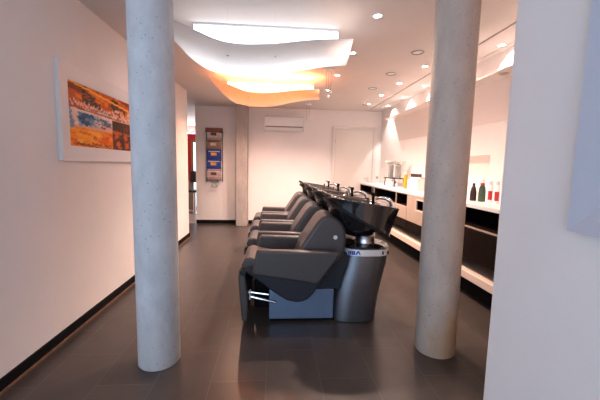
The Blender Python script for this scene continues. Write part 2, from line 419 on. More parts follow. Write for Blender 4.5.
    prism(bm, [(.662-X0, .582), (.672-X0, .582), (.684-X0, .602), (.694-X0, .582), (.704-X0, .582), (.690-X0, .611), (.678-X0, .611)], yf_-.0012, yf_+.01)
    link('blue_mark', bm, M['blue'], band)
    bm = bmesh.new(); rings(bm, [sup(.777, .194, .174, .621, 3), sup(.777, .202, .183, .624, 3), sup(.777, .203, .184, .636, 3), sup(.777, .196, .177, .643, 3), sup(.777, .13, .12, .647, 2.5), sup(.79, .08, .08, .650, 2)])
    link('pedestal_cover', bm, Gl, R)
    bm = bmesh.new(); lathe(bm, [(.090, .640), (.084, .650), (.082, .70), (.088, .74)], .785-X0, 0, 40)
    link('swivel_neck', bm, M['steel'], R)
    # hull under the basin
    n = 48
    def ell(cx, hx, hy, zf, pw=2.0, notch=0):
        r = []
        for i in range(n):
            t = 2*math.pi*i/n; c, s_ = math.cos(t), math.sin(t)
            k = (abs(c)**pw + abs(s_)**pw) ** (-1/pw)
            x = cx + hx*k*c; y = hy*k*s_
            if notch and c < 0: x += notch*math.exp(-(y/.075)**2)
            r.append((x-X0, y, zf(x)))
        return r
    lo = lambda x: 1.025 + (x-.41)*(-.300/.54)     # lower edge of the shell
    hi = lambda x: 1.062 + (x-.41)*(-.088/.59)     # rim line
    bm = bmesh.new()
    rings(bm, [ell(.745, .10, .10, lambda x: .712), ell(.735, .125, .13, lambda x: .722), ell(.715, .155, .17, lambda x: .752),
               ell(.695, .205, .215, lambda x: min(lo(x)-.012, .82)), ell(.70, .262, .240, lambda x: lo(x)-.004, 2.6)], True, True)
    link('basin_hull', bm, Gl, R, smooth=True)
    # flange seam between hull and shell
    bm = bmesh.new()
    rings(bm, [ell(.695, .273, .250, lambda x: lo(x)-.014, 3), ell(.695, .281, .257, lambda x: lo(x)+.0, 3), ell(.697, .282, .258, lambda x: lo(x)+.010, 3)], True, True)
    link('basin_flange', bm, Ru, R, smooth=True)
    bm = bmesh.new(); N = .055
    rings(bm, [ell(.700, .268, .248, lambda x: lo(x)+.008, 3.2), ell(.712, .285, .253, lambda x: lo(x)*.5+hi(x)*.5, 3.3), ell(.726, .314, .256, lambda x: hi(x)-.012, 3.4, N),
               ell(.726, .320, .259, lambda x: hi(x)-.004, 3.4, N), ell(.726, .316, .256, lambda x: hi(x)+.002, 3.4, N), ell(.726, .292, .232, lambda x: hi(x)+.002, 3.2, N),
               ell(.690, .225, .205, lambda x: hi(x)-.022, 2.6, .02), ell(.690, .200, .180, lambda x: .92-.0*x if x < .6 else .90), ell(.69, .13, .12, lambda x: .875), ell(.69, .03, .03, lambda x: .865)], True, True)
    bs = link('basin', bm, Gl, R, smooth=True, ang=50)
    # neck rest
    bm = bmesh.new(); tube(bm, smoothpath([(.425-X0, -.13, 1.062), (.450-X0, -.07, 1.052), (.468-X0, 0, 1.030), (.450-X0, .07, 1.052), (.425-X0, .13, 1.062)], 5), .016, 12)
    link('neck_rest', bm, Ru, bs)
    # tap and shower hose on the rear deck
    bm = bmesh.new(); lathe(bm, [(.017, .975), (.017, .984), (.013, .99), (.013, 1.045), (.020, 1.050), (.020, 1.072), (.014, 1.077)], .872-X0, .09, 20)
    f = link('tap', bm, M['black'], R)
    bm = bmesh.new(); tube(bm, [(.872-X0, .09, 1.066), (.83-X0, .09, 1.080)], .007, 10); link('tap_lever', bm, M['black'], f)
    bm = bmesh.new(); tube(bm, smoothpath([(.885-X0, .06, 1.022), (.915-X0, .02, 1.034), (.955-X0, -.01, 1.032), (.992-X0, -.02, 1.008), (1.010-X0, -.02, .962)], 5), .013, 12, radii=[.008+.010*min(1, q_/14) for q_ in range(21)])
    link('shower_hose', bm, M['chrome'], R)
    bm = bmesh.new(); tube(bm, [(.80-X0, -.02, .985), (.79-X0, -.02, 1.045)], .012, 12, radii=[.010, .015])
    link('hand_shower', bm, M['chrome'], R)
    return R

unit = make_unit()
unit_spots = [(.45, 2.71, 'nearest dark leather shampoo chair with glossy black basin on metal drum'),
              (.425, 3.41, 'second dark leather shampoo chair with black basin, directly behind the nearest one'),
              (.405, 4.11, 'third dark leather shampoo chair from the front, next to the farthest one'),
              (.39, 4.81, 'farthest dark leather shampoo chair, closest to the back wall')]
for i, (x, y, lab) in enumerate(unit_spots):
    o = unit if i == 0 else copy_tree(unit)
    o.location = (x, y, 0); tag(o, lab, 'shampoo chair', 'row of shampoo chairs')

# ------------------------------------------------------------------ ceiling luminaires
def catmull(pts, k=6):
    return [(v.x, v.z) for v in smoothpath([(a, 0, b) for a, b in pts], k)]
def luminaire(y, dz, orange, label):
    R = empty('curved_ceiling_lamp', (0, y, HC), label, 'ceiling lamp', 'curved ceiling lamps')
    yn, yf = (-.40, .25)
    near = catmull([(-1.13, 2.475), (-.93, 2.395), (-.742, 2.317), (-.60, 2.262), (-.48, 2.214), (-.37, 2.188), (-.25, 2.180), (-.12, 2.186), (.02, 2.200), (.17, 2.222), (.32, 2.240), (.57, 2.258)])
    far = catmull([(-1.13, 2.500), (-.95, 2.415), (-.807, 2.28), (-.672, 2.188), (-.56, 2.150), (-.42, 2.127), (-.256, 2.122), (-.12, 2.128), (.02, 2.152), (.21, 2.198), (.45, 2.245), (.66, 2.268)])
    if orange: near = [p for p in near if p[0] > -.92]; far = [p for p in far if p[0] > -.98]; n_ = min(len(near), len(far)); near = near[-n_:]; far = far[-n_:]
    bm = bmesh.new(); K = 8; T = .008
    grid = []
    for (a, b) in zip(near, far):
        row = []
        for j in range(K+1):
            t = j/K; row.append((a[0]+(b[0]-a[0])*t, yn+(yf-yn)*t, min(a[1]+(b[1]-a[1])*t+dz, HC-.015)-HC))
        grid.append(row)
    top = [[bm.verts.new((p[0], p[1], p[2]+T)) for p in r] for r in grid]
    bot = [[bm.verts.new(p) for p in r] for r in grid]
    nx = len(grid)
    for i in range(nx-1):
        for j in range(K):
            bm.faces.new((top[i][j], top[i+1][j], top[i+1][j+1], top[i][j+1])); bm.faces.new((bot[i][j], bot[i][j+1], bot[i+1][j+1], bot[i+1][j]))
    for i in range(nx-1):
        for j in (0, K): bm.faces.new((top[i][j], top[i+1][j], bot[i+1][j], bot[i][j]))
    for i in (0, nx-1):
        for j in range(K): bm.faces.new((top[i][j], top[i][j+1], bot[i][j+1], bot[i][j]))
    sh = link('curved_sheet', bm, M['sheet_orange_lit' if orange else 'sheet'], R, smooth=True, ang=40)
    def zat(x, t):
        for cur, w in ((near, 1-t), (far, t)): pass
        f = lambda c: next((c[i][1]+(c[i+1][1]-c[i][1])*(x-c[i][0])/(c[i+1][0]-c[i][0]) for i in range(len(c)-1) if c[i][0] <= x <= c[i+1][0]), c[-1][1])
        return f(near)*(1-t)+f(far)*t+dz-HC
    for x in (-.40, -.02, ):
        for t in (.33,):
            z = zat(x, t); bm = bmesh.new(); lathe(bm, [(.008, z-.006), (.012, z-.002), (.012, z)], x, yn+(yf-yn)*t, 12)
            link('screw', bm, M['chrome'], sh)
            bm = bmesh.new(); tube(bm, [(x, yn+(yf-yn)*t, z+.004), (x, yn+(yf-yn)*t, 0)], .0008, 6)
            link('hanger_wire', bm, M['chrome'], R)
    x0, x1 = -.735, .545
    hs = link('lamp_housing', B(x0, x1, .10, .40, -.018, 0), M['lampwhite'], R, .003)
    link('end_cap', B(x0-.004, x0, .10, .40, -.085, 0), M['lampwhite'], hs, .002)
    link('end_cap', B(x1, x1+.004, .10, .40, -.085, 0), M['lampwhite'], hs, .002)
    bm = bmesh.new(); prism(bm, [(.11, -.020), (.105, -.07), (.12, -.083), (.38, -.083), (.395, -.07), (.39, -.020)], x0+.001, x1-.001, 'x')
    link('diffuser', bm, M['tube'], R)
    l = bpy.data.lights.new('tube_light', 'AREA'); l.shape = 'RECTANGLE'; l.size = 1.2; l.size_y = .28; l.energy = 1.2 if orange else 6; l.color = (.88, .93, 1)
    ao = bpy.data.objects.new('tube_light', l); C.objects.link(ao); ao.location = (-.10, y+.25, HC-.088)
    if orange:
        l = bpy.data.lights.new('orange_uplight', 'AREA'); l.shape = 'RECTANGLE'; l.size = 1.15; l.size_y = .16; l.energy = 17; l.color = (1, .32, .11)
        ao = bpy.data.objects.new('orange_uplight', l); C.objects.link(ao); ao.location = (-.08, y-.26, HC-.17); ao.rotation_euler.x = math.pi
        bm = bmesh.new()
        for t in (.08, .92):
            pts = [(x, yn+(yf-yn)*t, min(zat(x, t)+.022, -.02)) for x in [-.72+1.2*i/14 for i in range(15)]]
            tube(bm, pts, .006, 6)
        link('orange_led_strip', bm, M['led_orange'], R)
    return R
luminaire(2.90, 0, False, 'large curved white ceiling lamp sheet, the nearer of the two, glowing white')
luminaire(4.86, .075, True, 'smaller-looking curved ceiling lamp with orange light put into its sheet colour, the farther of the two')

# ------------------------------------------------------------------ ceiling spots
def make_spot():
    R = empty('ceiling_spotlight', (0, 0, 0))
    bm = bmesh.new(); lathe(bm, [(.030, -.001), (.031, -.004), (.043, -.004), (.046, 0), (.030, 0)], n=28, cap0=False, cap1=False)
    link('trim_ring', bm, M['white'], R)
    bm = bmesh.new(); lathe(bm, [(.005, -.0035), (.029, -.0025), (.030, 0)], n=24); link('bulb', bm, M['spotglow'], R)
    return R
spot = make_spot(); nsp = 0
def spot_light(x, y, z, power, ang=100, col=(1, .77, .66), blend=.6, tilt=0):
    l = bpy.data.lights.new('spot', 'SPOT'); l.energy = power; l.color = col; l.spot_size = math.radians(ang); l.spot_blend = blend; l.shadow_soft_size = .03
    o = bpy.data.objects.new('spot_beam', l); C.objects.link(o); o.location = (x, y, z-.02); o.rotation_euler.y = -tilt
spots = []
order = ['nearest', 'second', 'third', 'fourth', 'fifth', 'sixth']
for k, y in enumerate((2.70, 3.57, 4.44, 5.31)):
    spots.append((.81, y, HC, 'lit round ceiling spotlight beside the curved lamps, %s from the camera' % order[k], 'ceiling spots beside the curved lamps', (42, 110, 135, 150)[k], 135))
for k, y in enumerate((2.30, 3.10, 3.90, 4.71, 5.52, 6.3)):
    spots.append((1.78, y, HC, 'lit round ceiling spotlight along the edge of the soffit, %s from the camera' % order[k], 'ceiling spots along the soffit edge', 12, 125))
for k, y in enumerate((2.35, 3.14, 3.96, 4.78, 5.575, 6.38)):
    spots.append((2.20, y, HC-.006, 'lit spotlight in the soffit strip against the right wall, %s from the camera' % order[k], 'soffit spots washing the right wall', 34, 99))
for i, (x, y, z, lab, g, pw, an) in enumerate(spots):
    o = spot if i == 0 else copy_tree(spot)
    o.location = (x, y, z); tag(o, lab, 'spotlight', g)
    spot_light(x, y, z, pw, an, (1, .90, .90) if an < 100 else (1, .74, .61), blend=.10 if an < 100 else .7, tilt=math.radians(24) if an < 100 else 0)

spots_added = ((-.62, 5.62, 'added spotlight out of view behind the orange lamp sheet, left one'), (.10, 5.62, 'added spotlight out of view behind the orange lamp sheet, right one'))  # unseen spots added behind the sheet to brighten the back-left walls
for x, y, lab in spots_added:
    o = copy_tree(spot); o.location = (x, y, HC); tag(o, lab, 'spotlight', 'added ceiling spots behind the orange lamp sheet'); spot_light(x, y, HC, 95, 140, (1, .58, .40) if x < 0 else (1, .80, .76), .8)

def make_ring():
    R = empty('ceiling_loudspeaker', (0, 0, 0))
    bm = bmesh.new(); lathe(bm, [(.052, -.001), (.054, -.006), (.064, -.007), (.070, 0), (.052, 0)], n=32, cap0=False, cap1=False); link('outer_ring', bm, M['plastic_grey'], R)
    bm = bmesh.new(); lathe(bm, [(.004, -.003), (.034, -.004), (.050, -.0015), (.052, 0)], n=28); link('grille', bm, M['white'], R)
    return R
ring = make_ring()
for k, (x, y) in enumerate(((1.49, 3.46), (1.49, 4.26), (1.49, 5.07), (1.75, 6.36))):
    o = ring if k == 0 else copy_tree(ring)
    o.location = (x, y, HC)
    tag(o, ['unlit round grey-rimmed ceiling fitting, largest and nearest in the picture', 'unlit round grey-rimmed ceiling fitting, second from the camera',
            'unlit round grey-rimmed ceiling fitting, third from the camera', 'unlit round ceiling fitting in the far corner above the door'][k], 'ceiling fitting', 'unlit round ceiling fittings')

# small wire pendants
def pendant(x, y, drops, label):
    R = empty('wire_pendant_lamp', (x, y, HC), label, 'pendant lamp', 'wire pendant lamps')
    bm = bmesh.new(); lathe(bm, [(.058, 0), (.058, -.014), (.050, -.020), (.004, -.021)], n=28); link('canopy', bm, M['white'], R)
    for dx, dz in drops:
        bm = bmesh.new(); tube(bm, [(dx, 0, -.02), (dx, 0, dz)], .0016, 6); link('wire', bm, M['wire'], R)
        bm = bmesh.new(); lathe(bm, [(.006, dz+.012), (.016, dz), (.018, dz-.016), (.010, dz-.030)], dx, 0, 14); link('glass_drop', bm, M['bottle_white'], R)
pendant(.653, 4.176, ((-.030, -.26), (.0, -.33), (.03, -.27)), 'white ceiling disc with thin wires and small glass drops, right of the lamps')
pendant(.623, 6.50, ((-.03, -.34), (.02, -.20)), 'far small pendant with dark drop hanging beside the air conditioner')

# ------------------------------------------------------------------ air conditioner
a = empty('air_conditioner', (.157, YB, 2.045), 'white wall-mounted air conditioner high on the back wall', 'air conditioner')
prof = [(0, 0), (-.12, 0), (-.19, .05), (-.205, .12), (-.20, .27), (-.17, .292), (0, .292)]
link('casing', PR([(y, z) for y, z in prof], -.42, .42, 'x'), M['ac'], a, .010)
link('air_flap', PR([(-.125, -.004), (-.192, .044), (-.197, .050), (-.130, -.001)], -.37, .37, 'x'), M['white'], a)
link('outlet_slot', PR([(-.196, .062), (-.2065, .075), (-.2045, .080), (-.195, .07)], -.40, .40, 'x'), M['dark_slot'], a)

# ------------------------------------------------------------------ magazine rack and magazines
r = empty('magazine_rack', (-1.325, YB, .80), 'tall narrow magazine rack on the white wall, brown wooden top', 'magazine rack')
link('top_board', B(-.175, .175, -.10, 0, 1.17, 1.262), M['rackwood'], r, .004)
for s in (-1, 1):
    bm = bmesh.new(); tube(bm, [(s*.168, -.012, .12), (s*.168, -.012, 1.17)], .006, 8); tube(bm, [(s*.168, -.012, .14), (s*.168, -.09, .16)], .004, 8); link('side_rail', bm, M['wire'], r)
tiers = [.16, .37, .58, .79, 1.00]
for z in tiers:
    bm = bmesh.new()
    tube(bm, [(-.168, -.012, z), (-.168, -.085, z), (.168, -.085, z), (.168, -.012, z)], .004, 6)
    tube(bm, [(-.168, -.012, z+.05), (-.168, -.100, z+.05), (.168, -.100, z+.05), (.168, -.012, z+.05)], .004, 6)
    for k in range(5): x = -.14+.07*k; tube(bm, [(x, -.085, z), (x, -.100, z+.05)], .0025, 5)
    link('wire_pocket', bm, M['wire'], r)
bm = bmesh.new()
for s in (-1, 1): tube(bm, smoothpath([(s*.10, -.08, .16), (s*.02, -.085, .09), (s*.07, -.08, .02), (s*.02, -.08, .0), (0, -.08, .0)], 4), .004, 6)
tube(bm, [(-.06, -.08, .03), (.06, -.08, .03)], .005, 6); link('wire_clip', bm, M['wire'], r)
mags = [(0, (.62, .42, .38), (.10, .06, .06), 'pale pink magazine in the lowest rack pocket'),
        (1, (.035, .07, .36), (.95, .42, .05), 'blue magazine with orange picture in the second rack pocket from below'),
        (2, (.03, .06, .33), (.95, .45, .06), 'blue magazine with orange spot in the middle rack pocket'),
        (3, (.40, .22, .12), (.72, .60, .48), 'brown and beige magazine in the second rack pocket from the top'),
        (4, (.72, .52, .46), (.12, .04, .04), 'pink and dark magazine in the topmost rack pocket'),
        ]
for t, c1, c2, lab in mags:
    z = .80 + tiers[t]
    R = empty('magazine', (-1.325 + random.uniform(-.008, .008), YB-.062, z+.006), lab, 'magazine', 'magazines in the wall rack')
    R.rotation_euler.x = math.radians(5)
    h = .232; w = .15
    link('cover', B(-w, w, -.006, 0, 0, h), mat('magazine_cover', c1, .35, noise=.25, nscale=16), R)
    link('cover_picture', B(-.07, .05, -.0075, -.006, .10, .16), mat('magazine_picture', c2, .35, noise=.3, nscale=30), R)
    link('cover_headline', B(-.12, .12, -.0075, -.006, .175, .195), mat('magazine_headline', (.75, .68, .66) if t != 3 else (.1, .05, .05), .4), R)
    link('pages', B(-w+.003, w-.003, 0, .010, .002, h-.003), M['carton'], R)

# ------------------------------------------------------------------ framed pictures
def frame_obj(name, loc, L, H, w, d, side, label, picmat, painter=None):
    """picture on a wall X = const; side=+1 faces +X"""
    R = empty(name, loc, label, 'framed picture')
    bm = bmesh.new(); s = side
    # four mitred bars with a sloping face
    O = [(0, 0), (L, 0), (L, H), (0, H)]; I = [(w, w), (L-w, w), (L-w, H-w), (w, H-w)]
    lay = lambda pts, x: [bm.verts.new((x, p[0], p[1])) for p in pts]
    o0, o1, i1, i0 = lay(O, 0), lay(O, s*d), lay(I, s*d*.55), lay(I, 0)
    for A, Bv in ((o0, o1), (o1, i1), (i1, i0), (i0, o0)):
        for k in range(4): bm.faces.new((A[k], A[(k+1) % 4], Bv[(k+1) % 4], Bv[k]))
    link('frame', bm, M['frame' if painter else 'frame_grey'], R, smooth=False)
    if painter is None:
        link('picture', B(*sorted((s*.004, s*.010)), w-.002, L-w+.002, w-.002, H-w+.002), picmat, R, smooth=False)
    else:
        nu, nv = 150, 60
        bm = bmesh.new(); V = [[bm.verts.new((s*.012, w-.001+(L-2*w+.002)*i/nu, w-.001+(H-2*w+.002)*j/nv)) for j in range(nv+1)] for i in range(nu+1)]
        for i in range(nu):
            for j in range(nv): bm.faces.new((V[i][j], V[i+1][j], V[i+1][j+1], V[i][j+1]))
        # backing gives the canvas its thickness
        box(bm, *sorted((s*.002, s*.011)), w, L-w, w, H-w)
        po = link('painting', bm, picmat, R, smooth=False)
        me = po.data; ca = me.color_attributes.new('paint', 'FLOAT_COLOR', 'POINT')
        for i in range(nu+1):
            for j in range(nv+1):
                ca.data[i*(nv+1)+j].color = (*painter(i/nu, j/nv), 1)
    return R

def painter():
    rnd = random.Random(5)
    lin = lambda r, g, b: hexc(r, g, b)[:3]
    strokes = []
    def add(u, v, a, b, col, k=1.0, sh=0.0, p=4): strokes.append((u, v, a, b, lin(*col), k, sh, p))
    R_ = rnd.random; U = rnd.uniform; Cc = rnd.choice
    # rust and orange sky with long strokes
    for i in range(70): add(U(0, 1), U(.60, 1), U(.02, .11), U(.015, .05), Cc([(206, 88, 20), (168, 58, 14), (236, 128, 36), (120, 48, 22), (222, 104, 28), (150, 60, 30)]), .85, U(-.3, .1))
    # dark windows and roofs near the top
    for (u, v, a, b) in ((.215, .80, .075, .095), (.30, .73, .05, .06), (.55, .86, .06, .10), (.66, .80, .05, .06), (.845, .66, .022, .20), (.16, .90, .02, .07)): add(u, v, a, b, (50, 36, 32), .92, -.12)
    for i in range(12): add(U(.15, .30), U(.70, .88), .03, .008, Cc([(150, 66, 30), (190, 96, 50), (40, 30, 30)]), .8, -.2)
    # blossoms of pale paint on the right
    for i in range(26): add(U(.48, .80), U(.58, .76), U(.012, .035), U(.02, .045), Cc([(228, 176, 150), (210, 140, 110), (236, 150, 90), (240, 196, 170)]), .85, 0, 2)
    # mist
    for i in range(34): add(U(.03, .5), U(.36, .62), U(.05, .12), U(.015, .04), Cc([(222, 190, 178), (204, 168, 156), (232, 208, 200), (214, 176, 160)]), .8, -.12)
    # harbour in blue
    add(.03, .45, .022, .17, (96, 132, 166), .9); add(.06, .52, .03, .10, (226, 196, 186), .9)
    add(.115, .48, .022, .15, (62, 120, 158), .9)
    for (u, v, a, b) in ((.20, .50, .07, .045), (.27, .50, .07, .03), (.34, .49, .09, .012), (.17, .56, .03, .04), (.24, .56, .02, .04)): add(u, v, a, b, (26, 76, 118), .95, -.1)
    for i in range(46): add(U(.12, .47), U(.36, .52), U(.015, .05), U(.006, .018), Cc([(22, 58, 92), (50, 104, 146), (18, 34, 56), (150, 176, 196), (84, 132, 168)]), .9, -.1)
    for u in (.15, .19, .22, .26, .31, .36, .41): add(u, .55+U(-.02, .03), .0035, .06, (30, 66, 100), .9)
    # glowing shore
    for i in range(60): add(U(0, .5), U(.03, .30), U(.03, .10), U(.010, .028), Cc([(250, 150, 30), (238, 112, 16), (252, 180, 74), (204, 76, 12), (248, 164, 50), (226, 96, 20)]), .85, -.14)
    for i in range(12): add(U(0, .48), U(-.02, .07), .06, .012, Cc([(84, 50, 30), (120, 66, 30), (150, 80, 34)]), .9, -.14)
    # brick tower
    T = []
    for i in range(60): T.append((U(.49, .84), U(0, .56), U(.01, .035), U(.01, .04), lin(*Cc([(96, 42, 22), (150, 64, 26), (70, 44, 34), (200, 84, 26), (58, 38, 32), (120, 54, 30)])), .85, 0, 6))
    for (u, v) in ((.58, .12), (.56, .28), (.72, .10), (.70, .26)): T.append((u, v, .030, .055, lin(222, 98, 30), .8, 0, 3))
    T += [(.58, .47, .09, .085, lin(66, 46, 38), .92, 0, 6), (.66, .335, .17, .014, lin(190, 110, 60), .9, -.1, 6), (.83, .36, .025, .10, lin(210, 176, 166), .9, 0, 6), (.83, .25, .022, .05, lin(44, 84, 126), .9, 0, 6), (.655, .20, .015, .22, lin(60, 42, 34), .9, 0, 6)]
    def f(u, v):
        ju = .006*math.sin(v*90+u*31); jv = .008*math.sin(u*120+v*17)
        c = list(lin(190, 88, 34)) if v > .58 else list(lin(226, 170, 140)) if v > .30 else list(lin(236, 132, 40))
        tower = u > .495 and v < .56
        if tower: c = list(lin(96, 54, 34))
        for (bu, bv, a, b, col, k, sh, p) in (T if tower else strokes):
            du, dv = u-bu+ju, v-bv+jv-sh*(u-bu)
            if abs(du) > a*1.3 or abs(dv) > b*1.3: continue
            dd = (abs(du/a)**p+abs(dv/b)**p)
            if dd < 1.3:
                w = k if dd < .7 else k*(1.3-dd)/.6
                c = [c[i]*(1-w)+col[i]*w for i in range(3)]
        if .015 < u < .60 and not tower:
            ph = u*125
            yy = .695 - .05*u + .034*math.sin(ph)*(.6+.6*math.sin(u*41)) + .018*math.sin(ph*1.9+1)
            if abs(v-yy) < .020: c = [x*.25+y_*.75 for x, y_ in zip(c, lin(236, 208, 194))]
            if abs(v-(.615-.05*u)) < .010: c = list(lin(150, 70, 36))
            if abs(v-(.585-.06*u)) < .014: c = list(lin(232, 206, 196))
        if v > .80 and abs(v-(1.0-.22*u)) < .018: c = list(lin(252, 168, 60))
        return c
    return f
pm = bpy.data.materials.new('painting_colours'); pm.use_nodes = True
at = pm.node_tree.nodes.new('ShaderNodeAttribute'); at.attribute_name = 'paint'
pb = pm.node_tree.nodes['Principled BSDF']; pb.inputs['Roughness'].default_value = .6; pb.inputs['Specular IOR Level'].default_value = .25
pm.node_tree.links.new(at.outputs['Color'], pb.inputs['Base Color'])
frame_obj('framed_painting', (XL, 2.40, 1.304), 1.49, .702, .112, .030, 1, 'orange and blue abstract harbour painting in wide white frame, left wall', pm, painter())
frame_obj('framed_print', (.958, -.47, 1.112), 1.41, .92, .085, .030, -1, 'pale blue print in wide grey frame on the near right wall', M['pictureblue'])

# ------------------------------------------------------------------ right side: worktop, cabinets, ledge, hood
yN, yF = 1.31, YB-.005
o = link('worktop', B(1.885, XR, yN, yF, .931, .968), M['worktop'], None, .003); tag(o, 'long white worktop along the right wall', 'worktop')
# ledge: floating beige bench above a recessed black plinth
L = empty('low_ledge', (2.1, 4.2, 0), 'long beige low ledge on a black recessed plinth under the cabinets', 'ledge')
link('ledge_board', B(-.22, XR-2.1-.002, yN-4.2, yF-4.2, .225, .302), M['ledge'], L, .004)
link('plinth', B(-.07, XR-2.1-.002, yN-4.2, yF-4.2, 0, .225), M['black'], L)
# cabinet units
def cabinet(y0, y1, kind, label):
    R = empty('wall_cabinet', (XR, (y0+y1)/2, .42), label, 'cabinet', 'cabinets under the worktop')
    w = (y1-y0)/2-.001; xf = 1.90-XR; t = .018
    zb = .0; zt = .510
    bm = bmesh.new()
    body = M['cabinet'] if kind in ('open', 'hole') else M['cabinet_dark']
    box(bm, -.02, 0, -w, w, zb, zt)                       # back
    box(bm, xf, -.02, -w, -w+t, zb, zt); box(bm, xf, -.02, w-t, w, zb, zt)
    box(bm, xf, -.02, -w+t, w-t, zb, zb+t); box(bm, xf, -.02, -w+t, w-t, zt-t*.4, zt)
    link('carcass', bm, M['cabinet_dark'] if kind == 'dark' else M['cabinet_dark'], R)
    link('shelf', B(xf+.004, -.02, -w+t, w-t, .310, .328), M['cabinet_dark'], R)
    link('shelf_edge', B(xf-.001, xf+.004, -w+t, w-t, .310, .328), M['cabinet'], R)
    link('lining', B(xf+.30, -.0205, -w+t+.001, w-t-.001, .33, zt-t*.4-.001), M['black'], R) if kind != 'hole' else None
    # side edges
    if kind == 'open':
        bm = bmesh.new(); box(bm, xf-.006, xf, -w, -w+.014, .14, zt); box(bm, xf-.006, xf, w-.014, w, .14, zt); box(bm, xf-.006, xf, -w, w, zt-.012, zt)
        link('edge_frame', bm, M['cabinet'], R)
        link('front_panel', B(xf-.014, xf, -w+.001, w-.001, .135, .318), M['cabinet'], R, .002)
        link('drawer_front', B(xf-.010, xf, -w+.001, w-.001, .004, .128), M['cabinet_dark'], R, .002)
    elif kind == 'hole':
        y1_, y2_ = -.12, .14
        bm = bmesh.new(); z1, z2 = .32, .455
        box(bm, xf-.014, xf, -w, y1_, .135, zt); box(bm, xf-.014, xf, y2_, w, .135, zt)
        box(bm, xf-.014, xf, y1_, y2_, .135, z1); box(bm, xf-.014, xf, y1_, y2_, z2, zt)
        link('front_panel', bm, M['cabinet'], R, .001)
        bm = bmesh.new()
        for (a, b_, c, d_) in ((y1_-.012, y2_+.012, z1-.012, z1), (y1_-.012, y2_+.012, z2, z2+.012), (y1_-.012, y1_, z1, z2), (y2_, y2_+.012, z1, z2)): box(bm, xf-.020, xf-.013, a, b_, c, d_)
        link('opening_frame', bm, M['ledge'], R)
        link('lining', B(xf+.30, xf+.31, -w+t, w-t, .33, zt-.02), M['black'], R)
        link('drawer_front', B(xf-.010, xf, -w+.001, w-.001, .004, .128), M['cabinet_dark'], R, .002)
    else:
        link('drawer_front', B(xf-.012, xf, -w+.002, w-.002, .004, .305), M['cabinet_dark'], R, .002)
    return R
cabinet(6.06, 7.09, 'open', 'beige open-topped cabinet in the far corner beside the door')
cabinet(4.91, 6.05, 'open', 'beige cabinet with dark open compartment under the glass vases')
cabinet(4.46, 4.90, 'open', 'narrow beige cabinet with dark open compartment left of the square-holed one')
cabinet(3.55, 4.45, 'hole', 'beige cabinet with a framed square opening, left of the grey column')
cabinet(2.45, 3.54, 'dark', 'dark brown cabinet with open black shelf under the red-labelled bottles')
cabinet(1.32, 2.44, 'dark', 'dark brown cabinet nearest the camera, mostly behind the near wall')

# hood: shelf with a glossy slanted underside along the wall
H = empty('wall_hood', (XR, 3.7, 1.81), 'long beige wall hood with slanted glossy underside above the worktop', 'wall hood')
bm = bmesh.new(); prism(bm, [(2.03-XR, .405), (2.03-XR, .390), (2.20-XR, .390), (-.002, 0), (-.002, .405)], yN-3.7, 6.03-3.7)
link('hood_body', bm, M['gusset'], H, .002)
bm = bmesh.new(); lathe(bm, [(.028, .389), (.040, .386), (.046, .3895)], 2.115-XR, 2.957-3.7, 28); link('unlit_downlight', bm, M['plastic_grey'], H)

# ------------------------------------------------------------------ things on the worktop
ZW = .968
def bottle(name, x, y, prof, m, label, grp=None, parts=()):
    R = empty(name, (x, y, ZW+.0005), label, 'bottle', grp)
    bm = bmesh.new(); lathe(bm, prof, n=24); link('bottle_body', bm, m, R)
    for pn, pf, pmt in parts:
        bm = bmesh.new(); lathe(bm, pf, n=24); link(pn, bm, pmt, R)
    return R
_last = None
# red-labelled white bottles
wb = [(.026, 0), (.029, .006), (.029, .150), (.025, .170), (.016, .182)]
cap = [(.022, .182), (.024, .186), (.024, .222), (.020, .226)]
lab_ = [(.0408, .045), (.0408, .130)]
for k, y in enumerate((3.09, 2.99, 2.895)):
    lb = ['white bottle with red label next to the dark green bottle', 'white bottle with red label, middle of the white ones', 'white bottle at the near end beside the wall edge'][k]
    parts = [('cap', cap, M['bottle_white'])]
    _last = bottle('shampoo_bottle', 2.17, y, wb, M['bottle_white'], lb, 'white shampoo bottles', parts)
    if k < 2:
        bm = bmesh.new(); A = [math.radians(200+80*i/6) for i in range(7)]
        rings(bm, [[(rr*math.cos(a_), rr*math.sin(a_), zz) for rr, zz in ((.0290, .028), (.0300, .028), (.0300, .120), (.0290, .120))] for a_ in A])
        link('label_band', bm, M['label_red'], _last)
bottle('spray_bottle', 2.15, 3.185, [(.033, 0), (.036, .008), (.035, .09), (.030, .14), (.020, .168), (.017, .175)], M['bottle_green'], 'dark green tapered bottle with red collar on the worktop', None,
       [('collar', [(.021, .172), (.022, .176), (.022, .192), (.019, .194)], M['label_red']), ('cap', [(.018, .194), (.018, .232), (.012, .238)], M['bottle_white'])])
bottle('lotion_bottle', 2.105, 3.262, [(.030, 0), (.033, .008), (.032, .09), (.022, .14), (.014, .155)], M['bottle_black'], 'black slim bottle left of the dark green bottle', None,
       [('cap', [(.014, .155), (.014, .185), (.010, .188)], M['bottle_black'])])
